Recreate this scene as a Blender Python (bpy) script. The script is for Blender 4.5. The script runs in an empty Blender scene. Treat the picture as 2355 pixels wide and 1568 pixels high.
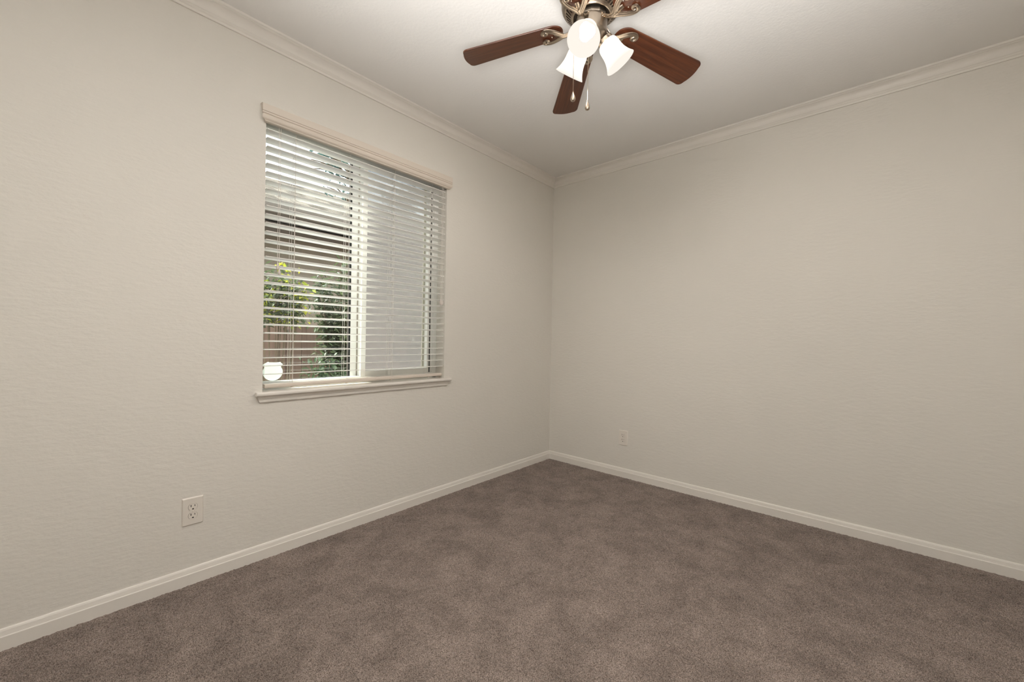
import bpy, math, random
import numpy as np
from mathutils import Vector, Matrix, noise

random.seed(7)
rng = np.random.default_rng(7)
scn = bpy.context.scene
COL = scn.collection
PI = math.pi

# ------------------------------------------------------------------ camera
F_PX, YAW, PITCH, ROLL = 934.6, 0.7247, -0.0059, 0.0179
CAM = Vector((2.1166, -2.9118, 1.0482))
fwd = Vector((-math.sin(YAW) * math.cos(PITCH), math.cos(YAW) * math.cos(PITCH), math.sin(PITCH)))
rgt0 = Vector((math.cos(YAW), math.sin(YAW), 0))
up0 = rgt0.cross(fwd)
rgt = math.cos(ROLL) * rgt0 + math.sin(ROLL) * up0
upv = -math.sin(ROLL) * rgt0 + math.cos(ROLL) * up0
cd = bpy.data.cameras.new('camera')
cam = bpy.data.objects.new('camera', cd)
COL.objects.link(cam)
cam.matrix_world = Matrix(((rgt.x, upv.x, -fwd.x, CAM.x), (rgt.y, upv.y, -fwd.y, CAM.y),
                           (rgt.z, upv.z, -fwd.z, CAM.z), (0, 0, 0, 1)))
cd.sensor_width = 36.0
cd.lens = F_PX / 2355 * 36
cd.clip_start = 0.02
cd.clip_end = 300
scn.camera = cam

# ------------------------------------------------------------------ world, sun, exposure
world = bpy.data.worlds.new('sky')
scn.world = world
world.use_nodes = True
wn = world.node_tree
wn.nodes.clear()
sky = wn.nodes.new('ShaderNodeTexSky')
sky.sky_type = 'NISHITA'
sky.sun_disc = False
sky.sun_elevation = math.radians(58)
sky.sun_rotation = math.radians(40)
sky.air_density = 1.6
sky.dust_density = 4.0
bg = wn.nodes.new('ShaderNodeBackground')
SKY = 0.5
bg.inputs['Strength'].default_value = SKY
wo = wn.nodes.new('ShaderNodeOutputWorld')
hs_ = wn.nodes.new('ShaderNodeHueSaturation')
hs_.inputs['Saturation'].default_value = .45
wn.links.new(sky.outputs[0], hs_.inputs['Color'])
wn.links.new(hs_.outputs[0], bg.inputs[0])
wn.links.new(bg.outputs[0], wo.inputs[0])

sd = bpy.data.lights.new('sun', 'SUN')
sun = bpy.data.objects.new('sun', sd)
COL.objects.link(sun)
sd.energy = 12.0
sd.angle = math.radians(0.6)
sd.color = (1, .95, .86)
sun.rotation_euler = Vector((.34, .50, -1.0)).to_track_quat('-Z', 'Y').to_euler()

# added fill spot without a fixture, bounced off the ceiling to brighten the room
fd = bpy.data.lights.new('added_fill_spot', 'SPOT')
fill_spot = bpy.data.objects.new('added_fill_spot', fd)
COL.objects.link(fill_spot)
fill_spot.location = (2.15, -3.02, 1.08)
fill_spot.rotation_euler = Vector((-.12, .33, 1)).to_track_quat('-Z', 'Y').to_euler()
fd.energy = 310
fd.color = (1, .99, .97)
fd.spot_size = math.radians(102)
fd.spot_blend = .8
fd.shadow_soft_size = .3

BULB = 480.0        # radiance of each lit bulb
SHADE = 0.6        # glow of each lit frosted shade
LAMPCOL = (1.0, .92, .83)

vs = scn.view_settings
vs.view_transform = 'Standard'
vs.look = 'None'
vs.exposure = 0.66
vs.gamma = 1.0
vs.use_curve_mapping = False
scn.cycles.use_denoising = True
scn.cycles.max_bounces = 14
scn.cycles.diffuse_bounces = 7
scn.cycles.transparent_max_bounces = 24
scn.cycles.sample_clamp_indirect = 8

# ------------------------------------------------------------------ helpers
class MB:
    """collects geometry, then links it as ONE mesh object"""
    def __init__(s):
        s.v, s.f = [], []

    def add(s, vs_, fs_):
        n = len(s.v)
        s.v += [tuple(q) for q in vs_]
        s.f += [tuple(i + n for i in f) for f in fs_]

    def box(s, a, b):
        x0, y0, z0 = [min(a[i], b[i]) for i in range(3)]
        x1, y1, z1 = [max(a[i], b[i]) for i in range(3)]
        s.add([(x0, y0, z0), (x1, y0, z0), (x1, y1, z0), (x0, y1, z0), (x0, y0, z1), (x1, y0, z1), (x1, y1, z1), (x0, y1, z1)],
              [(0, 3, 2, 1), (4, 5, 6, 7), (0, 1, 5, 4), (1, 2, 6, 5), (2, 3, 7, 6), (3, 0, 4, 7)])

    def prism(s, prof, fn, ends, closed=True):
        """sweep profile points through fn(point, t) for each t in ends"""
        m = len(prof)
        vs_ = [fn(q, t) for t in ends for q in prof]
        fs = []
        for k in range(len(ends) - 1):
            for i in range(m if closed else m - 1):
                j = (i + 1) % m
                fs.append((k * m + i, k * m + j, (k + 1) * m + j, (k + 1) * m + i))
        if closed:
            fs.append(tuple(range(m))[::-1])
            fs.append(tuple((len(ends) - 1) * m + i for i in range(m)))
        s.add(vs_, fs)

    def lathe(s, prof, n=48, mat=None, cap=False):
        """prof = [(r, z)...] around local z"""
        m = len(prof)
        vs_ = []
        for k in range(n):
            a = 2 * PI * k / n
            for r, z in prof:
                q = Vector((r * math.cos(a), r * math.sin(a), z))
                vs_.append(mat @ q if mat else q)
        fs = []
        for k in range(n):
            k2 = (k + 1) % n
            for i in range(m - 1):
                fs.append((k * m + i, k2 * m + i, k2 * m + i + 1, k * m + i + 1))
        if cap:
            fs.append(tuple(k * m for k in range(n))[::-1])
            fs.append(tuple(k * m + m - 1 for k in range(n)))
        s.add(vs_, fs)

    def tube(s, pts, rad, n=10, up=Vector((0, 0, 1)), section=None, cap=True):
        """pts list of Vectors; rad = number, list, or list of (a, b) half sizes along side / up"""
        pts = [Vector(q) for q in pts]
        m = len(pts)
        vs_, fs = [], []
        for i, q in enumerate(pts):
            t = (pts[min(i + 1, m - 1)] - pts[max(i - 1, 0)]).normalized()
            sd_ = t.cross(up)
            if sd_.length < 1e-4:
                sd_ = t.cross(Vector((1, 0, 0)))
            sd_.normalize()
            u_ = sd_.cross(t).normalized()
            r = rad[i] if isinstance(rad, (list, tuple)) else rad
            ra, rb = r if isinstance(r, (list, tuple)) else (r, r)
            for k in range(n):
                a = 2 * PI * k / n
                g = section(a) if section else 1.0
                vs_.append(q + sd_ * (ra * math.cos(a) * g) + u_ * (rb * math.sin(a) * g))
        for i in range(m - 1):
            for k in range(n):
                k2 = (k + 1) % n
                fs.append((i * n + k, i * n + k2, (i + 1) * n + k2, (i + 1) * n + k))
        if cap:
            fs.append(tuple(range(n))[::-1])
            fs.append(tuple((m - 1) * n + k for k in range(n)))
        s.add(vs_, fs)

    def ball(s, c, r, nu=10, nv=6, sc=(1, 1, 1)):
        c = Vector(c)
        vs_ = [c + Vector((0, 0, r * sc[2]))]
        for j in range(1, nv):
            th = PI * j / nv
            for i in range(nu):
                a = 2 * PI * i / nu
                vs_.append(c + Vector((r * sc[0] * math.sin(th) * math.cos(a), r * sc[1] * math.sin(th) * math.sin(a), r * sc[2] * math.cos(th))))
        vs_.append(c - Vector((0, 0, r * sc[2])))
        fs = [(0, 1 + i, 1 + (i + 1) % nu) for i in range(nu)]
        for j in range(nv - 2):
            for i in range(nu):
                i2 = (i + 1) % nu
                fs.append((1 + j * nu + i, 1 + (j + 1) * nu + i, 1 + (j + 1) * nu + i2, 1 + j * nu + i2))
        L = len(vs_) - 1
        fs += [(L, 1 + (nv - 2) * nu + (i + 1) % nu, 1 + (nv - 2) * nu + i) for i in range(nu)]
        s.add(vs_, fs)

    def build(s, name, mat, parent=None, smooth=False, bevel=0, off=None, sharp=35):
        me = bpy.data.meshes.new(name)
        vv = s.v
        if off is not None:
            vv = [(q[0] - off[0], q[1] - off[1], q[2] - off[2]) for q in vv]
        me.from_pydata(vv, [], s.f)
        me.validate()
        import bmesh
        bm = bmesh.new()
        bm.from_mesh(me)
        bmesh.ops.recalc_face_normals(bm, faces=bm.faces)
        bm.to_mesh(me)
        bm.free()
        me.materials.append(mat)
        if smooth:
            me.polygons.foreach_set('use_smooth', [True] * len(me.polygons))
            me.set_sharp_from_angle(angle=math.radians(sharp))
        o = bpy.data.objects.new(name, me)
        COL.objects.link(o)
        if parent:
            o.parent = parent
        if bevel:
            md = o.modifiers.new('bevel', 'BEVEL')
            md.width = bevel
            md.segments = 2
            md.limit_method = 'ANGLE'
            md.angle_limit = math.radians(40)
        return o


def tag(o, label=None, cat=None, group=None, kind=None):
    if label: o['label'] = label
    if cat: o['category'] = cat
    if group: o['group'] = group
    if kind: o['kind'] = kind
    return o


def empty(name, loc, rz=0):
    o = bpy.data.objects.new(name, None)
    COL.objects.link(o)
    o.location = loc
    o.rotation_euler = (0, 0, rz)
    o.empty_display_size = .05
    return o


def copy_tree(o, parent=None):
    c = o.copy()
    COL.objects.link(c)
    c.parent = parent
    for ch in list(o.children):
        copy_tree(ch, c)
    return c


class NT:
    def __init__(s, name):
        s.m = bpy.data.materials.new(name)
        s.m.use_nodes = True
        s.t = s.m.node_tree
        s.t.nodes.clear()
        s.out = s.n('ShaderNodeOutputMaterial')

    def n(s, typ, **kw):
        nd = s.t.nodes.new(typ)
        for k, v in kw.items():
            if k.startswith('_'):
                nd.inputs[k[1:].replace('_', ' ')].default_value = v
            else:
                setattr(nd, k, v)
        return nd

    def l(s, a, b):
        s.t.links.new(a, b)

    def surf(s, sock):
        s.l(sock, s.out.inputs['Surface'])
        return s.m


def rgba(c):
    return (c[0], c[1], c[2], 1)


def pbr(name, col, rough=.5, metal=0, bump=None, var=None, spec=.5, coat=0):
    """bump = (scale, distance, stretch vec); var = (scale, other colour, stretch)"""
    t = NT(name)
    b = t.n('ShaderNodeBsdfPrincipled')
    b.inputs['Base Color'].default_value = rgba(col)
    b.inputs['Roughness'].default_value = rough
    b.inputs['Metallic'].default_value = metal
    b.inputs['Specular IOR Level'].default_value = spec
    b.inputs['Coat Weight'].default_value = coat
    tc = t.n('ShaderNodeTexCoord')
    if bump:
        mp = t.n('ShaderNodeMapping')
        mp.inputs['Scale'].default_value = bump[2] if len(bump) > 2 else (1, 1, 1)
        t.l(tc.outputs['Object'], mp.inputs['Vector'])
        nz = t.n('ShaderNodeTexNoise', _Scale=bump[0], _Detail=4.0, _Roughness=.6)
        t.l(mp.outputs[0], nz.inputs['Vector'])
        bp = t.n('ShaderNodeBump', _Distance=bump[1], _Strength=1.0)
        t.l(nz.outputs['Fac'], bp.inputs['Height'])
        t.l(bp.outputs[0], b.inputs['Normal'])
    if var:
        mp2 = t.n('ShaderNodeMapping')
        mp2.inputs['Scale'].default_value = var[2] if len(var) > 2 else (1, 1, 1)
        t.l(tc.outputs['Object'], mp2.inputs['Vector'])
        nz2 = t.n('ShaderNodeTexNoise', _Scale=var[0], _Detail=5.0, _Roughness=.6)
        t.l(mp2.outputs[0], nz2.inputs['Vector'])
        rp = t.n('ShaderNodeValToRGB')
        rp.color_ramp.elements[0].position = .3
        rp.color_ramp.elements[1].position = .7
        rp.color_ramp.elements[0].color = rgba(col)
        rp.color_ramp.elements[1].color = rgba(var[1])
        t.l(nz2.outputs['Fac'], rp.inputs['Fac'])
        t.l(rp.outputs[0], b.inputs['Base Color'])
    return t.surf(b.outputs[0])


# ------------------------------------------------------------------ materials
M = {}
M['wall'] = pbr('wall_paint', (.72, .696, .650), .62, bump=(48, .0017, (1, .55, 1.5)), spec=.3)
M['wall_b'] = pbr('wall_paint_back', (.72, .696, .650), .62, bump=(48, .0014, (.55, 1, 1.5)), spec=.3)
M['ceiling'] = pbr('ceiling_paint', (.76, .745, .725), .75, bump=(80, .0007), spec=.2)
M['trim'] = pbr('trim_gloss_paint', (.76, .73, .685), .38, spec=.45)
M['valance'] = pbr('valance_vinyl', (.70, .635, .565), .45, spec=.4)
M['plate'] = pbr('outlet_plastic', (.74, .70, .645), .35)
M['gap'] = pbr('painted_gap_shade', (.30, .26, .23), .8)
M['slot'] = pbr('slot_dark', (.02, .017, .015), .6)
M['vinyl'] = pbr('window_vinyl', (.80, .805, .785), .35)
M['vinyl_b'] = pbr('window_vinyl_beige', (.62, .58, .50), .4)
M['gasket'] = pbr('black_gasket', (.012, .014, .013), .5)
M['slat'] = pbr('blind_white', (.87, .865, .84), .42, bump=(60, .0002, (8, 1, 8)))
M['headrail'] = pbr('headrail_shade_grey', (.55, .55, .53), .45)  # white headrail, its shade under the valance put into the grey
M['cord'] = pbr('blind_cord', (.74, .70, .66), .7)
M['tassel'] = pbr('tassel_plastic', (.66, .60, .56), .3)
M['brass'] = pbr('antique_nickel', (.52, .44, .35), .29, 1.0, var=(30, (.42, .345, .27)))
M['brass_d'] = pbr('antique_nickel_dark', (.30, .25, .20), .34, 1.0)
M['recess'] = pbr('motor_recess', (.05, .035, .025), .5, .6)
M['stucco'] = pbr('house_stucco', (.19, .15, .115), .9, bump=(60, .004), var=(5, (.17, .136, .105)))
M['fascia'] = pbr('painted_fascia', (.17, .145, .13), .6, spec=.2)
M['stone_p'] = pbr('side_path', (.58, .55, .50), .9, bump=(30, .004))
M['stem'] = pbr('plant_stem', (.09, .065, .04), .8)
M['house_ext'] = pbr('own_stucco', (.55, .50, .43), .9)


def leaf_mat(name, c1, c2, tr=.45):
    t = NT(name)
    tc = t.n('ShaderNodeTexCoord')
    nz = t.n('ShaderNodeTexNoise', _Scale=7.0, _Detail=3.0)
    t.l(tc.outputs['Object'], nz.inputs['Vector'])
    rp = t.n('ShaderNodeValToRGB')
    rp.color_ramp.elements[0].position = .35
    rp.color_ramp.elements[1].position = .65
    rp.color_ramp.elements[0].color = rgba(c1)
    rp.color_ramp.elements[1].color = rgba(c2)
    t.l(nz.outputs['Fac'], rp.inputs['Fac'])
    d = t.n('ShaderNodeBsdfPrincipled', _Roughness=.42)
    t.l(rp.outputs[0], d.inputs['Base Color'])
    x = t.n('ShaderNodeBsdfTranslucent')
    t.l(rp.outputs[0], x.inputs['Color'])
    mx = t.n('ShaderNodeMixShader', _Fac=tr)
    t.l(d.outputs[0], mx.inputs[1])
    t.l(x.outputs[0], mx.inputs[2])
    return t.surf(mx.outputs[0])


M['leaf'] = leaf_mat('shrub_leaves', (.036, .055, .026), (.082, .105, .050))
M['leaf_y'] = leaf_mat('leaves_painted_sunlit', (.20, .25, .03), (.42, .42, .03), .5)  # sunlight on the shrub tips put into the leaf colour
M['decal'] = leaf_mat('decal_white', (.86, .90, .86), (.86, .90, .86), .7)
M['leaf_d'] = leaf_mat('dark_leaves', (.03, .06, .028), (.07, .11, .045))
M['leaf_t'] = leaf_mat('tree_leaves', (.03, .075, .075), (.06, .12, .10), .3)


def glass_mat():
    t = NT('pane_glass')
    tr = t.n('ShaderNodeBsdfTransparent')
    tr.inputs['Color'].default_value = (.93, .96, .94, 1)
    gl = t.n('ShaderNodeBsdfGlossy', _Roughness=.0)
    fr = t.n('ShaderNodeFresnel', _IOR=1.5)
    # both faces of the thin pane reflect alike: undo the inside-face IOR inversion
    ge = t.n('ShaderNodeNewGeometry')
    ior = t.n('ShaderNodeMapRange')
    ior.inputs['To Min'].default_value = 1.5
    ior.inputs['To Max'].default_value = 1 / 1.5
    t.l(ge.outputs['Backfacing'], ior.inputs['Value'])
    t.l(ior.outputs[0], fr.inputs['IOR'])
    mx = t.n('ShaderNodeMixShader')
    t.l(fr.outputs[0], mx.inputs[0])
    t.l(tr.outputs[0], mx.inputs[1])
    t.l(gl.outputs[0], mx.inputs[2])
    return t.surf(mx.outputs[0])


M['glass'] = glass_mat()


def screen_mat():
    t = NT('insect_screen_mesh')
    tr = t.n('ShaderNodeBsdfTransparent')
    d = t.n('ShaderNodeBsdfPrincipled', _Roughness=.5)
    d.inputs['Base Color'].default_value = (.45, .415, .42, 1)
    tc = t.n('ShaderNodeTexCoord')
    nz = t.n('ShaderNodeTexNoise', _Scale=26.0, _Detail=3.0)
    t.l(tc.outputs['Object'], nz.inputs['Vector'])
    mr = t.n('ShaderNodeMapRange')
    mr.inputs['To Min'].default_value = .54
    mr.inputs['To Max'].default_value = .70
    t.l(nz.outputs['Fac'], mr.inputs['Value'])
    x = t.n('ShaderNodeBsdfTranslucent')
    x.inputs['Color'].default_value = (.45, .415, .42, 1)
    m0 = t.n('ShaderNodeMixShader', _Fac=.4)
    t.l(d.outputs[0], m0.inputs[1])
    t.l(x.outputs[0], m0.inputs[2])
    mx = t.n('ShaderNodeMixShader')
    t.l(mr.outputs[0], mx.inputs[0])
    t.l(tr.outputs[0], mx.inputs[1])
    t.l(m0.outputs[0], mx.inputs[2])
    return t.surf(mx.outputs[0])


M['screen'] = screen_mat()


def wood_mat(name, c1, c2, c3, scale=(1.6, 34, 34), rough=.33):
    t = NT(name)
    tc = t.n('ShaderNodeTexCoord')
    mp = t.n('ShaderNodeMapping')
    mp.inputs['Scale'].default_value = scale
    t.l(tc.outputs['Object'], mp.inputs['Vector'])
    nz = t.n('ShaderNodeTexNoise', _Scale=2.2, _Detail=8.0, _Roughness=.62, _Distortion=.5)
    t.l(mp.outputs[0], nz.inputs['Vector'])
    rp = t.n('ShaderNodeValToRGB')
    e = rp.color_ramp.elements
    e[0].position, e[0].color = .30, rgba(c1)
    e[1].position, e[1].color = .72, rgba(c3)
    k = e.new(.5)
    k.color = rgba(c2)
    t.l(nz.outputs['Fac'], rp.inputs['Fac'])
    b = t.n('ShaderNodeBsdfPrincipled', _Roughness=rough)
    t.l(rp.outputs[0], b.inputs['Base Color'])
    bp = t.n('ShaderNodeBump', _Distance=.0006, _Strength=.5)
    t.l(nz.outputs['Fac'], bp.inputs['Height'])
    t.l(bp.outputs[0], b.inputs['Normal'])
    return t.surf(b.outputs[0])


M['blade'] = wood_mat('mahogany_blade', (.038, .0115, .0055), (.074, .0215, .0085), (.130, .040, .014))
M['fence'] = wood_mat('fence_wood', (.085, .050, .038), (.13, .082, .062), (.18, .12, .092), scale=(14, 14, .8), rough=.85)


def roof_mat():
    t = NT('roof_shingles')
    tc = t.n('ShaderNodeTexCoord')
    sep = t.n('ShaderNodeSeparateXYZ')
    t.l(tc.outputs['Object'], sep.inputs[0])
    cmb = t.n('ShaderNodeCombineXYZ')
    t.l(sep.outputs['Y'], cmb.inputs['X'])
    t.l(sep.outputs['X'], cmb.inputs['Y'])
    br = t.n('ShaderNodeTexBrick', _Scale=1.0)
    br.inputs['Color1'].default_value = (.05, .045, .04, 1)
    br.inputs['Color2'].default_value = (.13, .118, .104, 1)
    br.inputs['Mortar'].default_value = (.06, .055, .05, 1)
    br.inputs['Mortar Size'].default_value = .014
    br.inputs['Brick Width'].default_value = .22
    br.inputs['Row Height'].default_value = .22
    t.l(cmb.outputs[0], br.inputs['Vector'])
    b = t.n('ShaderNodeBsdfPrincipled', _Roughness=1.0)
    b.inputs['Specular IOR Level'].default_value = 0
    t.l(br.outputs['Color'], b.inputs['Base Color'])
    bp = t.n('ShaderNodeBump', _Distance=.03, _Strength=.8)
    t.l(br.outputs['Fac'], bp.inputs['Height'])
    bp.invert = True
    t.l(bp.outputs[0], b.inputs['Normal'])
    return t.surf(b.outputs[0])


M['roof'] = roof_mat()


def carpet_mat():
    t = NT('carpet_frieze')
    tc = t.n('ShaderNodeTexCoord')
    n1 = t.n('ShaderNodeTexNoise', _Scale=330.0, _Detail=3.0, _Roughness=.7)
    n2 = t.n('ShaderNodeTexNoise', _Scale=6.2, _Detail=8.0, _Roughness=.74, _Distortion=.35)
    n3 = t.n('ShaderNodeTexNoise', _Scale=90.0, _Detail=2.0)
    for nn in (n1, n2, n3):
        t.l(tc.outputs['Object'], nn.inputs['Vector'])
    r1 = t.n('ShaderNodeValToRGB')
    e = r1.color_ramp.elements
    e[0].position, e[0].color = .39, (.097, .075, .062, 1)
    e[1].position, e[1].color = .61, (.345, .284, .250, 1)
    t.l(n1.outputs['Fac'], r1.inputs['Fac'])
    # pile brushed by walking and vacuuming; its light and dark sheen painted as colour
    r2 = t.n('ShaderNodeValToRGB')
    e = r2.color_ramp.elements
    e[0].position, e[0].color = .38, (.79, .785, .785, 1)
    e[1].position, e[1].color = .63, (1.18, 1.18, 1.19, 1)
    t.l(n2.outputs['Fac'], r2.inputs['Fac'])
    mm = t.n('ShaderNodeMix', data_type='RGBA', blend_type='MULTIPLY')
    mm.inputs['Factor'].default_value = 1
    t.l(r1.outputs[0], mm.inputs['A'])
    t.l(r2.outputs[0], mm.inputs['B'])
    b = t.n('ShaderNodeBsdfPrincipled', _Roughness=.95)
    b.inputs['Specular IOR Level'].default_value = .1
    b.inputs['Sheen Weight'].default_value = .15
    t.l(mm.outputs['Result'], b.inputs['Base Color'])
    bp = t.n('ShaderNodeBump', _Distance=.004, _Strength=.7)
    t.l(n3.outputs['Fac'], bp.inputs['Height'])
    t.l(bp.outputs[0], b.inputs['Normal'])
    return t.surf(b.outputs[0])


M['carpet'] = carpet_mat()


def glow_mat(name, col, strength, alpha=None):
    t = NT(name)
    em = t.n('ShaderNodeEmission', _Strength=strength)
    em.inputs['Color'].default_value = rgba(col)
    return t.surf(em.outputs[0])


M['bulb'] = glow_mat('lit_bulb', LAMPCOL, BULB)


def shade_mat():
    t = NT('lit_frosted_glass')
    em = t.n('ShaderNodeEmission', _Strength=SHADE)
    em.inputs['Color'].default_value = rgba(LAMPCOL)
    tr = t.n('ShaderNodeBsdfTranslucent')
    tr.inputs['Color'].default_value = (.072, .069, .063, 1)
    ad = t.n('ShaderNodeAddShader')
    t.l(em.outputs[0], ad.inputs[0])
    t.l(tr.outputs[0], ad.inputs[1])
    return t.surf(ad.outputs[0])


M['shade'] = shade_mat()

# ------------------------------------------------------------------ the room
RX, RY, RZ = 3.0, -3.4, 2.44          # window wall is x=0, back wall is y=0
OY0, OY1, OZ0, OZ1 = -2.265, -1.195, .762, 2.092   # window opening


def struct(name, mb, mat, label, cat, **kw):
    return tag(mb.build(name, mat, **kw), label, cat, kind='structure')


WT = .17
m = MB()
m.box((-WT, RY - .12, -.1), (0, OY0, RZ + .06))
m.box((-WT, OY1, -.1), (0, .12, RZ + .06))
m.box((-WT, OY0, OZ1), (0, OY1, RZ + .06))
m.box((-WT, OY0, -.1), (0, OY1, OZ0))
struct('wall_left', m, M['wall'], 'off-white textured wall with the window in it', 'wall')
m = MB(); m.box((0, 0, -.1), (RX, .12, RZ + .06))
struct('wall_back', m, M['wall_b'], 'plain off-white wall right of the room corner', 'wall')
m = MB(); m.box((RX, RY - .12, -.1), (RX + .12, .12, RZ + .06))
struct('wall_right', m, M['wall'], 'off-white wall at the right side of the room, outside the view', 'wall')
m = MB(); m.box((0, RY - .12, -.1), (RX, RY, RZ + .06))
struct('wall_front', m, M['wall_b'], 'off-white wall behind the viewer', 'wall')
m = MB(); m.box((0, RY, RZ), (RX, 0, RZ + .06))
struct('ceiling', m, M['ceiling'], 'flat off-white ceiling carrying the fan', 'ceiling')

# carpet: a real tufted surface
NX, NY = 760, 862
xs = np.linspace(0, RX, NX)
ys = np.linspace(RY, 0, NY)
h = rng.normal(0, 1, (NY, NX))
hs = (h + .5 * (np.roll(h, 1, 0) + np.roll(h, 1, 1)) + .25 * np.roll(np.roll(h, 1, 0), 1, 1)) / 1.3
lo = rng.normal(0, 1, (NY // 12 + 3, NX // 12 + 3))
gy, gx = np.arange(NY) / 12, np.arange(NX) / 12
iy, ix = gy.astype(int), gx.astype(int)
fy, fx = (gy - iy)[:, None], (gx - ix)[None, :]
lo = (lo[iy][:, ix] * (1 - fy) * (1 - fx) + lo[iy + 1][:, ix] * fy * (1 - fx) + lo[iy][:, ix + 1] * (1 - fy) * fx + lo[iy + 1][:, ix + 1] * fy * fx)
zz = np.clip(.0029 * hs + .0003 * lo, -.006, .006)
edge = np.minimum(np.minimum(xs, RX - xs)[None, :], np.minimum(-ys, ys - RY)[:, None])
zz *= np.clip(.35 + .65 * (edge - .0125) / .045, .35, 1)
jx = rng.uniform(-.0012, .0012, (NY, NX)); jy = rng.uniform(-.0012, .0012, (NY, NX))
jx[:, 0] = jx[:, -1] = 0; jy[0] = jy[-1] = 0
P = np.stack([xs[None, :] + jx, ys[:, None] + jy, zz], -1).reshape(-1, 3).astype(np.float32)
q0 = (np.arange(NY - 1)[:, None] * NX + np.arange(NX - 1)[None, :]).ravel()
Q = np.stack([q0, q0 + 1, q0 + NX + 1, q0 + NX], -1).astype(np.int32)
me = bpy.data.meshes.new('floor')
me.vertices.add(len(P)); me.vertices.foreach_set('co', P.ravel())
me.loops.add(Q.size); me.loops.foreach_set('vertex_index', Q.ravel())
me.polygons.add(len(Q)); me.polygons.foreach_set('loop_start', np.arange(len(Q), dtype=np.int32) * 4)
me.update(calc_edges=True)
me.polygons.foreach_set('use_smooth', np.ones(len(Q), dtype=bool))
me.materials.append(M['carpet'])
fl = bpy.data.objects.new('floor', me)
COL.objects.link(fl)
tag(fl, 'taupe brown frieze carpet covering the whole floor', 'carpet', kind='structure')

# baseboards (profile: distance from the wall, height)
BB = [(0, -.004), (.0125, -.004), (.0125, .0445), (.0115, .0464), (.0100, .0472), (.0074, .0606), (.0073, .0618), (.0050, .0672), (.0030, .0694), (0, .0694)]
m = MB(); m.prism(BB, lambda q, t: (q[0], t if t < -.5 else -q[0], q[1]), [RY, 0])
struct('baseboard_left', m, M['trim'], 'white baseboard along the window wall', 'baseboard')
m = MB(); m.prism(BB, lambda q, t: (t if t > .5 else q[0], -q[0], q[1]), [0, RX])
struct('baseboard_back', m, M['trim'], 'white baseboard along the wall right of the corner', 'baseboard')
m = MB(); m.prism(BB, lambda q, t: (RX - q[0], t, q[1]), [RY, -.0125])
struct('baseboard_right', m, M['trim'], 'white baseboard on the wall at the right, outside the view', 'baseboard')
m = MB(); m.prism(BB, lambda q, t: (t, RY + q[0], q[1]), [.0125, RX - .0125])
struct('baseboard_front', m, M['trim'], 'white baseboard on the wall behind the viewer', 'baseboard')

# crown moulding (profile: distance from the wall, drop below the ceiling)
CR = [(0, .0685), (.0075, .0685), (.0082, .0668), (.0092, .0585), (.0110, .0570), (.0100, .0560), (.0138, .0515), (.0150, .0490), (.0135, .0480)]
for i in range(9):
    a = i / 8 * PI / 2
    CR.append((.0150 + .0270 * (1 - math.cos(a)), .0470 - .0330 * math.sin(a)))
CR += [(.0425, .0128), (.0455, .0124), (.0465, .0108), (.0535, .0098), (.0545, .0085), (.0545, 0), (0, 0)]
m = MB(); m.prism(CR, lambda q, t: (q[0], t if t < -.5 else -q[0], RZ - q[1]), [RY, 0])
struct('trim_1', m, M['trim'], 'crown moulding along the top of the window wall', 'crown moulding', smooth=True, sharp=25)
m = MB(); m.prism(CR, lambda q, t: (t if t > .5 else q[0], -q[0], RZ - q[1]), [0, RX])
struct('trim_2', m, M['trim'], 'crown moulding along the top of the wall right of the corner', 'crown moulding', smooth=True, sharp=25)
m = MB(); m.prism(CR, lambda q, t: (RX - q[0], t, RZ - q[1]), [RY, -.055])
struct('trim_3', m, M['trim'], 'crown moulding on the wall at the right, outside the view', 'crown moulding', smooth=True, sharp=25)
m = MB(); m.prism(CR, lambda q, t: (t, RY + q[0], RZ - q[1]), [.055, RX - .055])
struct('trim_4', m, M['trim'], 'crown moulding on the wall behind the viewer', 'crown moulding', smooth=True, sharp=25)

# ------------------------------------------------------------------ window
win = tag(empty('window_1', (0, (OY0 + OY1) / 2, .78)), 'white vinyl sliding window in the left wall, behind the blind', 'window', kind='structure')
W0 = win.location


def wpart(mb, name, mat, parent=win, **kw):
    return mb.build(name, mat, parent, off=W0 if parent is win else W0, **kw)


FX0, FX1 = -.150, -.086
m = MB()
m.box((FX0, OY0, .780), (FX1, OY0 + .026, OZ1)); m.box((FX0, OY1 - .030, .780), (FX1, OY1, OZ1))
m.box((FX0, OY0, OZ1 - .03), (FX1, OY1, OZ1)); m.box((FX0, OY0, .780), (FX1, OY1, .806))
m.box((-.110, OY0 + .026, .806), (-.104, OY1 - .03, .818))              # track ribs
m.box((-.091, OY0 + .026, .806), (-.087, OY1 - .03, .815))
m.box((-.126, OY1 - .0425, .806), (-.090, OY1 - .030, OZ1 - .03))
wpart(m, 'window_frame', M['vinyl'], bevel=.0015)
m = MB(); m.box((-.148, -1.778, .806), (-.129, -1.742, OZ1 - .03))
wpart(m, 'fixed_stile', M['vinyl'], bevel=.001)
m = MB(); m.box((-.147, -1.7885, .806), (-.131, -1.778, OZ1 - .03))
wpart(m, 'gasket', M['gasket'])
m = MB(); m.box((-.140, OY0 + .02, .800), (-.137, -1.775, OZ1 - .028))
wpart(m, 'fixed_pane', M['glass'])
sash = MB()
sash.box((-.126, -1.7355, .812), (-.087, -1.706, OZ1 - .03)); sash.box((-.126, -1.264, .812), (-.094, -1.2495, OZ1 - .03))
sash.box((-.126, -1.706, .812), (-.092, -1.264, .846)); sash.box((-.126, -1.706, OZ1 - .06), (-.092, -1.264, OZ1 - .03))
so = wpart(sash, 'sliding_sash', M['vinyl'], bevel=.0012)
m = MB(); m.box((-.110, -1.707, .843), (-.107, -1.263, OZ1 - .058))
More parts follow.
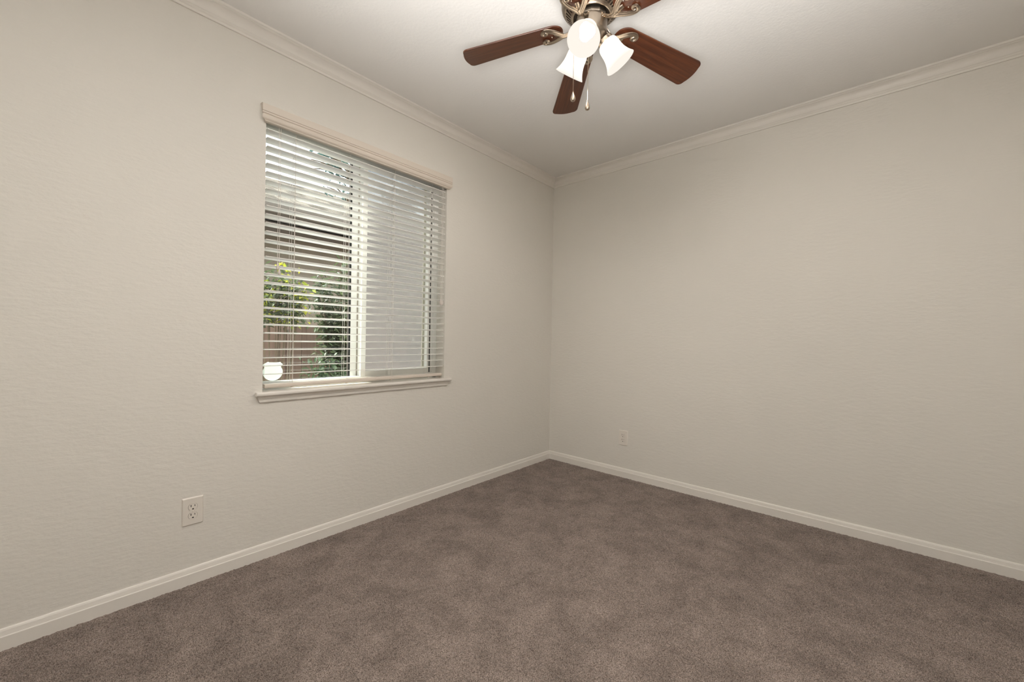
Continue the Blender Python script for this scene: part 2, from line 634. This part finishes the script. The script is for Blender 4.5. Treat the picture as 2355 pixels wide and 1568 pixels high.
m.build('sliding_pane', M['glass'], so, off=W0)
m = MB(); m.box((-.120, -1.2495, .812), (-.100, -1.2375, OZ1 - .03))
wpart(m, 'sash_gap_shade', M['gasket'])  # black strip standing in for the shade in the gap beside the sash
m = MB()
scf = MB()
scf.box((-.147, -1.745, .812), (-.139, -1.722, OZ1 - .03)); scf.box((-.147, -1.272, .812), (-.139, -1.236, OZ1 - .03))
scf.box((-.147, -1.722, .812), (-.139, -1.272, .832)); scf.box((-.147, -1.722, OZ1 - .05), (-.139, -1.272, OZ1 - .03))
sc_o = wpart(scf, 'screen_frame', M['vinyl_b'])
m = MB(); m.box((-.1432, -1.724, .830), (-.1428, -1.270, OZ1 - .048))
m.build('insect_screen', M['screen'], sc_o, off=W0)
# stool and apron
m = MB()
ST = [(-.086, .762), (.026, .762), (.0295, .7640), (.031, .7680), (.031, .7745), (.0295, .7785), (.026, .7800), (-.086, .7800)]
m.prism(ST[1:7] + [(0, .7800), (0, .762)], lambda q, t: (q[0], t, q[1]), [-2.296, -1.152])
m.box((-.086, OY0, .762), (0, OY1, .7800))
wpart(m, 'window_stool', M['trim'], bevel=.001)
m = MB()
AP = [(0, .728), (.006, .729), (.010, .733), (.011, .744), (.014, .750), (.0155, .757), (.0155, .762), (0, .762)]
m.prism(AP, lambda q, t: (q[0], (-2.292 + (.762 - q[1]) * .45) if t < 0 else (-1.160 - (.762 - q[1]) * .45), q[1]), [-1, 1])
wpart(m, 'window_apron', M['trim'])

# security decal stuck inside the fixed pane
pts = [(.0465 * math.cos(PI + PI * k / 20), -.001 + .046 * math.sin(PI + PI * k / 20)) for k in range(21)]
pts += [(.0445, .008), (.0405, .016), (.0382, .022), (.0392, .0275), (.047, .034), (.040, .040), (.033, .0475), (.030, .0455), (.016, .0445), (-.016, .0460), (-.022, .0490), (-.028, .0455),
        (-.038, .040), (-.047, .034), (-.0392, .0275), (-.0382, .022), (-.0405, .016), (-.0445, .008)]
d = MB()
cy_, cz_ = -2.178, .862
d.prism(pts, lambda q, t: (-.1366 + t, cy_ + q[0], cz_ + q[1]), [0, .0006])
dc = d.build('window_sticker', M['decal'], off=(-.1366, cy_, cz_ - .047))
dc.location = (-.1366, cy_, cz_ - .047)
tag(dc, 'white badge-shaped sticker on the lower left corner of the window glass', 'sticker')

# ------------------------------------------------------------------ blind
blind = tag(empty('venetian_blind', (0, (OY0 + OY1) / 2, .78)), 'white horizontal slat blind hanging in the window, slats open', 'blind')
B0 = blind.location


def bpart(mb, name, mat, parent=blind, **kw):
    return mb.build(name, mat, parent, off=B0, **kw)


BY0, BY1 = -2.2565, -1.2005
m = MB(); m.box((-.064, BY0, 2.034), (-.006, BY1, 2.088))
bpart(m, 'headrail', M['headrail'], bevel=.002)
VP = [(0, 2.105), (.018, 2.105), (.0245, 2.1035), (.026, 2.100), (.026, 2.071), (.0225, 2.0690), (.0222, 2.0672), (.0255, 2.0655), (.0255, 2.0610), (.0215, 2.0590),
      (.0205, 2.0560), (.0215, 2.0545), (.0250, 2.0515), (.0252, 2.0450), (.0235, 2.0390), (.0195, 2.0345), (.0165, 2.0330), (.0178, 2.0310), (.0170, 2.028), (.013, 2.026), (0, 2.026)]


def vsweep(q, t):
    inset = .026 - q[0] if q[1] < 2.07 else (.002 if q[0] > .02 else 0)
    inset = min(inset, .012)
    if q[1] < 2.04: inset += (2.04 - q[1]) * .5
    return (q[0], (-2.289 + inset) if t < 0 else (-1.166 - inset), q[1])


m = MB(); m.prism(VP, vsweep, [-1, 1])
bpart(m, 'valance', M['valance'])
NS, PITCH_S = 30, .03955
ZTOP = 2.006
tilt = math.radians(4.2)                          # room edge slightly up
m = MB()
SX = -.035


def slat_prof(z, w=.029, th=.0014, crown=.0018):
    top, bot = [], []
    for i in range(9):
        u = -1 + 2 * i / 8
        x = u * w
        zc = crown * (1 - u * u)
        X = x * math.cos(tilt); Z = x * math.sin(tilt) + zc
        top.append((SX + X, z + Z + th)); bot.append((SX + X, z + Z - th))
    return top + bot[::-1]


for k in range(NS):
    z = ZTOP - k * PITCH_S - .029 * math.sin(tilt)
    dy = random.uniform(-.0008, .0008)
    m.prism(slat_prof(z), lambda q, t: (q[0], t + dy, q[1]), [BY0, BY1])
bpart(m, 'slats', M['slat'], smooth=True, sharp=40)
BR = [(SX - .024, .797), (SX - .021, .7935), (SX + .021, .7935), (SX + .025, .797), (SX + .025, .809), (SX + .021, .812), (SX - .021, .812), (SX - .024, .809)]
m = MB(); m.prism(BR, lambda q, t: (q[0], t, q[1]), [BY0 + .004, BY1 - .004])
br = bpart(m, 'bottom_rail', M['valance'], smooth=True, sharp=50)
LY = [-2.128, -1.850, -1.577, -1.305]
for y in LY:
    m = MB()
    for x, dy in ((SX + .0308, -.004), (SX - .0308, .004), (SX - .0308, -.006)):
        m.tube([(x, y + dy, .806), (x, y + dy, 2.04)], .0007, 6)
    m.tube([(SX + .004, y + .004, .806), (SX + .004, y + .004, 2.04)], .0009, 6)
    for k in range(NS):
        z = ZTOP - k * PITCH_S - .029 * math.sin(tilt) - .0022
        m.tube([(SX - .0308, y + .004, z - .0308 * math.sin(tilt)), (SX, y - .001, z), (SX + .0308, y - .004, z + .0308 * math.sin(tilt))], .0006, 5)
    bpart(m, 'ladder_cord', M['cord'])
    m = MB(); m.lathe([(0, -.004), (.005, -.004), (.0065, -.001), (.0065, .002), (0, .002)], 14, Matrix.Translation((SX + .012, y, .7925)))
    m.build('cord_button', M['valance'], br, off=B0, smooth=True)


def cords(ys_, ztop, zt, name):
    mm = MB()
    for i, y in enumerate(ys_):
        mm.tube([(-.0022, y, ztop), (-.0022, y + .0006, (ztop + zt[i]) / 2), (-.0024, y, zt[i])], .0011, 6)
    co = bpart(mm, name, M['cord'])
    for i, y in enumerate(ys_):
        tt = MB()
        z = zt[i]
        tt.lathe([(0, z + .002), (.0022, z), (.0030, z - .006), (.0058, z - .020), (.0062, z - .027), (.0048, z - .031), (0, z - .032)], 14, Matrix.Translation((.0005, y, 0)))
        tt.build('tassel', M['tassel'], co, off=B0, smooth=True)


cords([-2.2085, -2.2010], 2.05, [1.388, 1.364], 'tilt_cord')
cords([-1.2340, -1.2265, -1.2200], 2.05, [1.296, 1.290, 1.294], 'lift_cord')

# ------------------------------------------------------------------ outlets
def outlet(name, loc, rz, label):
    """local: plate in the xz plane, facing -y"""
    r = empty(name, loc, rz)
    tag(r, label, 'outlet', 'duplex wall outlets')
    m = MB()
    w, hh = .0362, .0575
    def ring(w_, h_, y, rr):
        o_ = []
        for cx_, cz_2, a0 in ((w_ - rr, h_ - rr, 0), (-w_ + rr, h_ - rr, 90), (-w_ + rr, -h_ + rr, 180), (w_ - rr, -h_ + rr, 270)):
            for k in range(4):
                a = math.radians(a0 + k * 30)
                o_.append((cx_ + rr * math.cos(a), y, cz_2 + rr * math.sin(a)))
        return o_
    rings = [ring(w, hh, 0, .003), ring(w, hh, -.0018, .003), ring(w - .0035, hh - .0035, -.0055, .003)]
    n = 16
    vs_ = sum(rings, [])
    fs = [(k * n + i, k * n + (i + 1) % n, (k + 1) * n + (i + 1) % n, (k + 1) * n + i) for k in range(2) for i in range(n)]
    fs += [tuple(range(n)), tuple(2 * n + i for i in range(n))]
    m.add(vs_, fs)
    m.build('cover_plate', M['plate'], r)
    for zc in (.0180, -.0180):
        q = MB()
        prof = []
        for k in range(40):
            a = 2 * PI * k / 40
            x, z = .0156 * math.cos(a), .0156 * math.sin(a)
            prof.append((x, max(-.0118, min(.0118, z))))
        q.prism(prof, lambda s_, t: (s_[0] * (1 - .03 * (t < -.0065)), t, zc + s_[1]), [-.0050, -.0068, -.0070])
        rec = q.build('receptacle', M['plate'], r)
        q = MB()
        q.box((-.0078, -.00725, zc + .0005), (-.0052, -.0068, zc + .0095))
        q.box((.0052, -.00725, zc + .0015), (.0074, -.0068, zc + .0088))
        q.prism([(.0032 * math.cos(a * PI / 8), max(-.0020, .0032 * math.sin(a * PI / 8))) for a in range(16)],
                lambda s_, t: (s_[0], t, zc - .0078 - s_[1]), [-.0068, -.00725])
        q.build('socket_slots', M['slot'], rec)
        q = MB()
        q.prism([(x_ * 1.045, z_ * 1.05) for x_, z_ in prof], lambda s_, t: (s_[0], t, zc + s_[1]), [-.0050, -.0058])
        q.build('receptacle_gap_shade', M['gap'], rec)  # dark ring: shade of the gap around the receptacle, put in as colour
    q = MB(); q.lathe([(0, -.0068), (.0022, -.0066), (.0030, -.0058), (.0030, -.005), (0, -.005)], 16, Matrix.Rotation(0, 4, 'X') @ Matrix(((1, 0, 0, 0), (0, 0, 1, 0), (0, 1, 0, 0), (0, 0, 0, 1))))
    q.build('screw', M['plate'], r, smooth=True)
    return r


outlet('electrical_outlet', (0, -2.519, .3043), PI / 2, 'white duplex outlet low on the window wall, left of the window')
outlet('electrical_outlet', (.6985, 0, .3015), 0, 'small white duplex outlet low on the wall right of the corner')

# ------------------------------------------------------------------ ceiling fan
FC = Vector((1.2680, -1.5148, RZ))
fan = tag(empty('ceiling_fan', FC), 'five-blade brown wood ceiling fan with three lit bell shades', 'ceiling fan')


def Z(z):
    return z - RZ


m = MB()
prof = [(.0, Z(2.44)), (.088, Z(2.44)), (.094, Z(2.434)), (.100, Z(2.420)), (.108, Z(2.408)), (.1145, Z(2.398)), (.1165, Z(2.392)), (.1165, Z(2.384)), (.1185, Z(2.382)), (.1185, Z(2.366)),
        (.1170, Z(2.364)), (.1170, Z(2.358)), (.1150, Z(2.354)), (.1120, Z(2.350)), (.1100, Z(2.346)), (.1060, Z(2.343))]
m.lathe(prof, 72)
m.build('motor_housing', M['brass_d'], fan, smooth=True, sharp=30)
# slotted lower ring of the motor housing
m = MB()
NSL = 40
ra, za, rb, zb_ = .1060, Z(2.343), .0760, Z(2.318)
sl = MB()
def rp_(r_, a, dn=0.0):
    k = (r_ - rb) / (ra - rb)
    return Vector((r_ * math.cos(a), r_ * math.sin(a), zb_ + (za - zb_) * k + dn))
for k in range(NSL):
    a0 = 2 * PI * k / NSL
    a1 = 2 * PI * (k + 1) / NSL
    am = a0 + (a1 - a0) * .42
    # solid rib between slots plus the inner and outer rims
    def sw(r_): return .10 * (r_ - rb) / (ra - rb)
    rr = [rb, .0815, .088, .095, .1005, ra]
    for i in range(5):
        r0, r1 = rr[i], rr[i + 1]
        if i in (0, 4):
            segs = [(a0, am), (am, a1)]
        else:
            segs = [(a0, am)]
        for s0, s1 in segs:
            q = [rp_(r0, s0 + sw(r0)), rp_(r1, s0 + sw(r1)), rp_(r1, s1 + sw(r1)), rp_(r0, s1 + sw(r0))]
            m.add(q + [p_ + Vector((0, 0, .0025)) for p_ in q], [(0, 1, 2, 3), (7, 6, 5, 4), (0, 4, 5, 1), (2, 6, 7, 3), (1, 5, 6, 2), (3, 7, 4, 0)])
m.build('vent_ring', M['brass'], fan)
m = MB()
m.lathe([(.104, Z(2.352)), (.074, Z(2.330)), (.068, Z(2.330)), (.068, Z(2.332)), (.05, Z(2.332))], 48)
m.build('motor_core', M['recess'], fan, smooth=True)
m = MB()
m.lathe([(.0765, Z(2.3185)), (.0745, Z(2.3155)), (.0715, Z(2.3145)), (.0700, Z(2.3160)), (.0690, Z(2.330))], 60)
m.build('rim_band', M['brass'], fan, smooth=True)
m = MB()
m.lathe([(.03, Z(2.332)), (.060, Z(2.330)), (.0620, Z(2.326)), (.0620, Z(2.304)), (.0600, Z(2.301)), (.03, Z(2.300))], 12)
m.build('flywheel', M['brass_d'], fan)
m = MB()
m.lathe([(.0, Z(2.300)), (.0625, Z(2.298)), (.0635, Z(2.2955)), (.0605, Z(2.2935)), (.0600, Z(2.252)), (.0585, Z(2.246)), (.0540, Z(2.240)), (.0470, Z(2.234)), (.0400, Z(2.224)), (.0360, Z(2.216)), (.030, Z(2.2125)), (.012, Z(2.2105)), (.0, Z(2.2100))], 56)
sw_h = m.build('switch_housing', M['brass_d'], fan, smooth=True, sharp=40)
for a in (math.radians(-15), math.radians(90), math.radians(225)):
    m = MB()
    m.ball((.0608 * math.cos(a), .0608 * math.sin(a), Z(2.287)), .0035, 8, 6)
    m.build('housing_screw', M['brass'], sw_h, smooth=True)

# blades: drooping slightly, pitched
TH0 = -2.6546
DROOP = -.135
PHI = -.1811
RT, WTIP, WROOT = .5295, .0655, .0545


def blade_outline():
    pts_ = []
    r0 = .113
    wr = lambda r: WROOT + (WTIP - WROOT) * (r - .2) / (RT - .2)
    # rounded root
    for k in range(33):
        a = PI / 2 + PI * k / 32
        pts_.append((r0 + .052 + .052 * math.cos(a), (WROOT - .002) * math.sin(a)))
    # bottom side to the tip, rounded corner, slightly bowed tip, back
    c = .022
    w1 = wr(RT)
    for k in range(7):
        a = -PI / 2 + PI / 2 * k / 6
        pts_.append((RT - c - .006 + c * math.cos(a), -w1 + c + c * math.sin(a)))
    for k in range(1, 6):
        u = -1 + 2 * k / 6
        pts_.append((RT - .006 + .007 * (1 - u * u), u * (w1 - c)))
    for k in range(7):
        a = PI / 2 * k / 6
        pts_.append((RT - c - .006 + c * math.cos(a), w1 - c + c * math.sin(a)))
    return pts_


def iron_mesh():
    """scrolled bracket in blade-local space: x outward, z up, blade underside at z=-.003"""
    m_ = MB()
    up_ = Vector((0, 0, 1))

    def sec(a):
        # ribbed band: three rounded ridges on the face that looks down
        return 1 + (.16 * math.cos(6 * (a + PI / 2)) if math.sin(a) < 0 else 0)
    # arm from the flywheel: leaves level, dips, then comes up under the blade root
    arm = [(.050, 0, .003), (.060, 0, .001), (.070, 0, -.005), (.080, 0, -.012), (.092, 0, -.0185), (.105, 0, -.0215), (.118, 0, -.0205), (.128, 0, -.0180)]
    m_.tube(arm, [(.0135, .0065), (.0130, .0065), (.0115, .006), (.0105, .0058), (.0100, .0055), (.0105, .0055), (.0125, .0056), (.0145, .0052)], 28, up_, sec)
    for s_ in (1, -1):
        path, rad = [], []
        n_ = 40
        for i in range(n_):
            u = i / (n_ - 1)
            if u < .58:
                v = u / .58
                # sweep outward in a C
                x = .116 + .066 * v
                y = s_ * (.005 + .0375 * math.sin(v * PI * .5) ** 1.15)
                z = -.0195 + .0125 * v
            else:
                v = (u - .58) / .42
                a = v * PI * 1.9
                rr_ = .0140 * (1 - .62 * v)
                x = .182 + rr_ * math.sin(a)
                y = s_ * (.0425 - .0140 + rr_ * math.cos(a))
                z = -.007 - .003 * v
            path.append((x, y, z))
            w_ = .0098 if u < .45 else .0098 * (1 - .66 * (u - .45) / .55)
            rad.append((w_, .0056 if u < .55 else .0056 * (1 - .3 * (u - .55) / .45)))
        m_.tube(path, rad, 28, up_, sec)
        m_.ball(path[-1], .0046, 10, 6)
        m_.ball((.160, s_ * .017, -.0035), .0036, 8, 5)
    m_.tube([(.112, 0, -.019), (.130, 0, -.013), (.150, 0, -.006)], [(.013, .005), (.012, .0045), (.008, .003)], 12, up_)
    return m_


o_pts = blade_outline()
bm_ = MB()
n = len(o_pts)
T = .0028
vv = [(x, y, T) for x, y in o_pts] + [(x, y, -T) for x, y in o_pts]
bm_.add(vv, [tuple(range(n)), tuple(range(2 * n - 1, n - 1, -1))] + [(i, (i + 1) % n, n + (i + 1) % n, n + i) for i in range(n)])
blade_src = iron_src = None
for k in range(5):
    th = TH0 - k * math.radians(72)
    e = Vector((math.cos(th), math.sin(th), DROOP)).normalized()
    nv = Vector((-math.sin(th), math.cos(th), 0))
    up_k = e.cross(nv).normalized()
    n2 = (math.cos(PHI) * nv + math.sin(PHI) * up_k).normalized()
    u2 = e.cross(n2).normalized()
    Rb = Matrix((e, n2, u2)).transposed().to_4x4()
    Ri = Matrix((e, (nv * math.cos(PHI * .75) + up_k * math.sin(PHI * .75)).normalized(), e.cross((nv * math.cos(PHI * .75) + up_k * math.sin(PHI * .75)).normalized()))).transposed().to_4x4()
    base = Matrix.Translation((0, 0, Z(2.300)))
    if blade_src is None:
        ir = iron_mesh().build('blade_iron', M['brass'], fan, smooth=True, sharp=60)
        bl = bm_.build('blade', M['blade'], fan, bevel=.0012)
        iron_src, blade_src = ir, bl
    else:
        ir = iron_src.copy(); COL.objects.link(ir); ir.parent = fan
        bl = blade_src.copy(); COL.objects.link(bl); bl.parent = fan
    bl.matrix_local = base @ Rb
    ir.matrix_local = base @ Ri

# light kit
PH0, RB_, ZB_, TAU, LSH = math.radians(-72.0), .0604, 2.2284, math.radians(52.0), .0985
shade_src = None
for k in range(3):
    a = PH0 + k * math.radians(120)
    e = Vector((math.cos(a), math.sin(a), 0))
    B = RB_ * e + Vector((0, 0, Z(ZB_)))
    ax = math.cos(TAU) * e - math.sin(TAU) * Vector((0, 0, 1))
    sdv = ax.cross(Vector((0, 0, 1))).normalized()
    Mx = Matrix.Translation(B) @ Matrix((sdv, ax.cross(sdv), ax)).transposed().to_4x4()
    if shade_src is None:
        q = MB()
        q.tube([(0, 0, -.055), (0, 0, -.03), (0, 0, -.012)], [.014, .0165, .018], 20, Vector((1, 0, 0)))
        q.lathe([(.016, -.016), (.026, -.0150), (.0305, -.0105), (.0310, .004), (.0300, .0065), (.0285, .0055)], 36)
        sk = q.build('lamp_socket', M['brass'], fan, smooth=True, sharp=40)
        q = MB()
        outer = [(.0290, .001), (.0345, .005), (.0385, .012), (.0405, .022), (.0410, .032), (.0415, .044), (.0432, .056), (.0465, .068), (.0510, .080), (.0560, .0900), (.0600, .0965), (.0608, .0985)]
        inner = [(r - .0022, z_ - .0004) for r, z_ in outer[::-1]]
        q.lathe(outer + inner, 56)
        sh = q.build('lamp_shade', M['shade'], fan, smooth=True, sharp=60)
        q = MB()
        q.lathe([(0, .078), (.0085, .0765), (.0155, .072), (.0195, .065), (.0205, .058), (.0195, .050), (.0165, .041), (.0130, .033), (.0115, .026), (.0115, .012), (0, .012)], 28)
        bb = q.build('light_bulb', M['bulb'], sh, smooth=True)
        shade_src = (sk, sh, bb)
    else:
        sk = shade_src[0].copy(); COL.objects.link(sk); sk.parent = fan
        sh = shade_src[1].copy(); COL.objects.link(sh); sh.parent = fan
        bb = shade_src[2].copy(); COL.objects.link(bb); bb.parent = sh
    sk.matrix_local = Mx
    sh.matrix_local = Mx

# pull chains
lat, awy = Vector((math.cos(YAW), math.sin(YAW), 0)), Vector((-math.sin(YAW), math.cos(YAW), 0))
for off_, z0, z1 in ((lat * -.0675 + awy * .0, 2.262, 2.026), (lat * .0005 + awy * .061, 2.262, 2.027)):
    m = MB()
    nb = int((z0 - z1) / .0036)
    for i in range(nb):
        m.ball((off_.x, off_.y, Z(z0 - (i + .5) * (z0 - z1) / nb)), .00135, 6, 4)
    m.tube([(off_.x, off_.y, Z(z0)), (off_.x, off_.y, Z(z1))], .0004, 5)
    q0_ = off_ * (.058 / off_.length)
    m.tube([(q0_.x, q0_.y, Z(z0 + .006)), (off_.x * 1.02, off_.y * 1.02, Z(z0 + .004)), (off_.x, off_.y, Z(z0 - .003))], .0022, 8)
    ch = m.build('pull_chain', M['brass'], fan, smooth=True)
    m = MB()
    z = Z(z1)
    m.lathe([(0, z + .002), (.0020, z + .001), (.0026, z - .003), (.0050, z - .010), (.0082, z - .019), (.0102, z - .026), (.0103, z - .0305), (.0085, z - .0355), (.0045, z - .0385), (0, z - .0393)], 24, Matrix.Translation((off_.x, off_.y, 0)))
    m.build('pull_knob', M['brass'], ch, smooth=True, sharp=60)

# ------------------------------------------------------------------ outside the window
GZ = -.45
m = MB(); m.box((-12, -14, GZ - .1), (-WT, 14, GZ))
struct('ground_outside', m, M['stone_p'], 'grey side yard ground outside the window', 'ground')

house = tag(empty('neighbour_house', (-3.9, 0, GZ)), 'tan single-storey house with shingle roof seen through the blind', 'house')
H0 = house.location
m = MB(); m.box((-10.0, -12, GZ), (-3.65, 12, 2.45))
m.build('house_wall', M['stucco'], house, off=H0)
m = MB()
def roofp(q, t): return (q[0], t, q[1])
m.prism([(-3.12, 2.575), (-7.0, 4.19), (-10.9, 2.575), (-10.9, 2.50), (-7.0, 4.11), (-3.12, 2.50)], roofp, [-12.4, 12.4])
m.build('roof', M['roof'], house, off=H0)
m = MB()
m.prism([(-3.10, 2.565), (-3.00, 2.575), (-3.00, 2.555), (-3.02, 2.49), (-3.06, 2.455), (-3.12, 2.455), (-3.12, 2.565)], roofp, [-12.4, 12.4])
m.build('gutter', M['fascia'], house, off=H0)
m = MB()
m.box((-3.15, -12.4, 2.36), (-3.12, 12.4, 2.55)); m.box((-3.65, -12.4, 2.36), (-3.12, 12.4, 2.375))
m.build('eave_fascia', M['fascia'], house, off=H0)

# fence between the lots
FXF = -2.05
fence = tag(empty('wood_fence', (FXF, 0, GZ)), 'brown vertical board fence outside, low behind the left pane', 'fence')
m = MB()
y = -4.0
while y < 3.0:
    wdt = .138
    top = 1.135 + random.uniform(-.006, .006)
    m.box((FXF - .010 + random.uniform(-.003, .003), y, GZ + .02), (FXF + .009, y + wdt, top))
    y += wdt + .004
m.build('fence_board', M['fence'], fence, off=(FXF, 0, GZ), bevel=.002)
for z in (-.2, .85):
    m = MB(); m.box((FXF - .055, -4.0, z), (FXF - .013, 3.0, z + .085))
    m.build('fence_rail', M['fence'], fence, off=(FXF, 0, GZ))
for y in (-3.6, -1.2, 1.2):
    m = MB(); m.box((FXF - .145, y, GZ), (FXF - .055, y + .09, 1.09))
    m.build('fence_post', M['fence'], fence, off=(FXF, 0, GZ))


def leaf(mb, c, ln, wd, rnd):
    d_ = Vector((rnd.gauss(0, 1), rnd.gauss(0, 1), rnd.gauss(-.1, .7))).normalized()
    s_ = d_.cross(Vector((rnd.gauss(0, .4), rnd.gauss(0, .4), 1))).normalized()
    nn = s_.cross(d_).normalized()
    c = Vector(c)
    v = [c, c + d_ * ln * .3 + s_ * wd * .42 + nn * wd * .10, c + d_ * ln * .65 + s_ * wd * .38 + nn * wd * .08, c + d_ * ln - nn * ln * .10,
         c + d_ * ln * .65 - s_ * wd * .38 + nn * wd * .08, c + d_ * ln * .3 - s_ * wd * .42 + nn * wd * .10, c + d_ * ln * .5 - nn * .0]
    mb.add(v, [(0, 1, 6), (1, 2, 6), (2, 3, 6), (3, 4, 6), (4, 5, 6), (5, 0, 6)])


def shrub(name, base, h0, h1, rad, nleaf, ln, wd, mat, label, cat, seed, tips=None, nbr=9):
    rnd = random.Random(seed)
    r_ = tag(empty(name, base), label, cat, 'plants outside the window')
    bx, by, bz = base
    st, fo, tp = MB(), MB(), MB()
    for b in range(nbr):
        a = rnd.uniform(0, 2 * PI)
        rr_ = rad * math.sqrt(rnd.uniform(0, 1))
        zt_ = rnd.uniform(h0 + (h1 - h0) * .45, h1)
        end = Vector((rr_ * math.cos(a), rr_ * math.sin(a), zt_ - bz))
        mid = Vector((end.x * .35, end.y * .35, end.z * .55))
        pp = [Vector((rnd.uniform(-.02, .02), rnd.uniform(-.02, .02), 0)), mid, end]
        path = []
        for i in range(7):
            u = i / 6
            path.append(pp[0] * (1 - u) ** 2 + pp[1] * 2 * u * (1 - u) + pp[2] * u * u)
        st.tube(path, [.009 - .0065 * i / 6 for i in range(7)], 6)
        for i in range(nleaf // nbr):
            u = rnd.uniform(0, 1)
            q = pp[0] * (1 - u) ** 2 + pp[1] * 2 * u * (1 - u) + pp[2] * u * u
            for _ in range(30):
                if q.z + bz > h0 + .05: break
                u = rnd.uniform(.2, 1)
                q = pp[0] * (1 - u) ** 2 + pp[1] * 2 * u * (1 - u) + pp[2] * u * u
            q = q + Vector((rnd.gauss(0, .042), rnd.gauss(0, .042), rnd.gauss(0, .042)))
            tgt = tp if (tips and u > .80 and rnd.random() < tips) else fo
            leaf(tgt, q, ln * rnd.uniform(.7, 1.25), wd * rnd.uniform(.7, 1.2), rnd)
    st.build('stem', M['stem'], r_)
    fo.build('foliage', mat, r_)
    if tp.v:
        t_ = tp.build('sun_painted_leaves', M['leaf_y'], r_)  # ordinary tip leaves coloured yellow as if the sun caught them
        t_['label'] = 'tip leaves painted yellow-green for sunlight'
    return r_


shrub('leafy_shrub', (-1.36, -1.76, GZ), 1.10, 1.66, .20, 1100, .060, .028, M['leaf'], 'green shrub with tip leaves painted sunlit yellow behind the left side of the blind', 'shrub', 3, tips=.28, nbr=14)
shrub('leafy_shrub', (-1.64, -1.12, GZ), .45, 1.78, .21, 3600, .070, .030, M['leaf'], 'tall grey-green shrub beside the middle window stile', 'shrub', 5, nbr=22)
shrub('leafy_shrub', (-.88, -1.56, GZ), .20, .90, .17, 1900, .05, .028, M['leaf_d'], 'low dark green shrub behind the bottom of the left pane', 'shrub', 8, nbr=12)
shrub('leafy_shrub', (-1.42, -.40, GZ), .30, 1.75, .27, 1300, .08, .034, M['leaf'], 'pale green shrub behind the insect screen', 'shrub', 9, nbr=14)


def tree(base, h, crown, rad, nl, label, seed, nbr=14, ln=.09, zlo=.6, az=(0, 2 * PI), thick=1):
    rnd = random.Random(seed)
    r_ = tag(empty('garden_tree', base), label, 'tree', 'trees beyond the roof')
    tr, fo = MB(), MB()
    tr.tube([(0, 0, 0), (.05, .03, h * .4), (.02, -.04, h * .75), (0, 0, h)], [.07 * thick, .055 * thick, .035 * thick, .012 * thick], 8)
    for b in range(nbr):
        z0 = h * rnd.uniform(zlo, .95)
        a = rnd.uniform(*az)
        e_ = Vector((math.cos(a) * rad * rnd.uniform(.5, 1), math.sin(a) * rad * rnd.uniform(.5, 1), z0 + rnd.uniform(-.1, .5) * rad))
        s_ = Vector((0, 0, z0 - .15))
        mm = (s_ + e_) / 2 + Vector((0, 0, .18 * rad))
        path = [s_ * (1 - u) ** 2 + mm * 2 * u * (1 - u) + e_ * u * u for u in [i / 6 for i in range(7)]]
        tr.tube(path, [.016 - .012 * i / 6 for i in range(7)], 6)
        for i in range(nl // nbr):
            u = rnd.uniform(.3, 1)
            q = s_ * (1 - u) ** 2 + mm * 2 * u * (1 - u) + e_ * u * u
            leaf(fo, q + Vector((rnd.gauss(0, .09), rnd.gauss(0, .09), rnd.gauss(0, .09))) * rad, ln * rnd.uniform(.7, 1.3), ln * .42, rnd)
    tr.build('trunk', M['stem'], r_)
    fo.build('crown', M['leaf_t'], r_)
    return r_


tree((-2.45, -.52, GZ), 4.0, 0, .58, 130, 'slender sapling with sparse dark leaves against the sky in the left pane', 21, nbr=9, ln=.10, zlo=.74, az=(PI * 1.35, PI * 1.65), thick=.5)
tree((-12.2, 6.4, GZ), 7.9, 0, 1.7, 1100, 'bluish leafy tree beyond the roof, seen through the right pane', 22, nbr=24, ln=.20, zlo=.66)
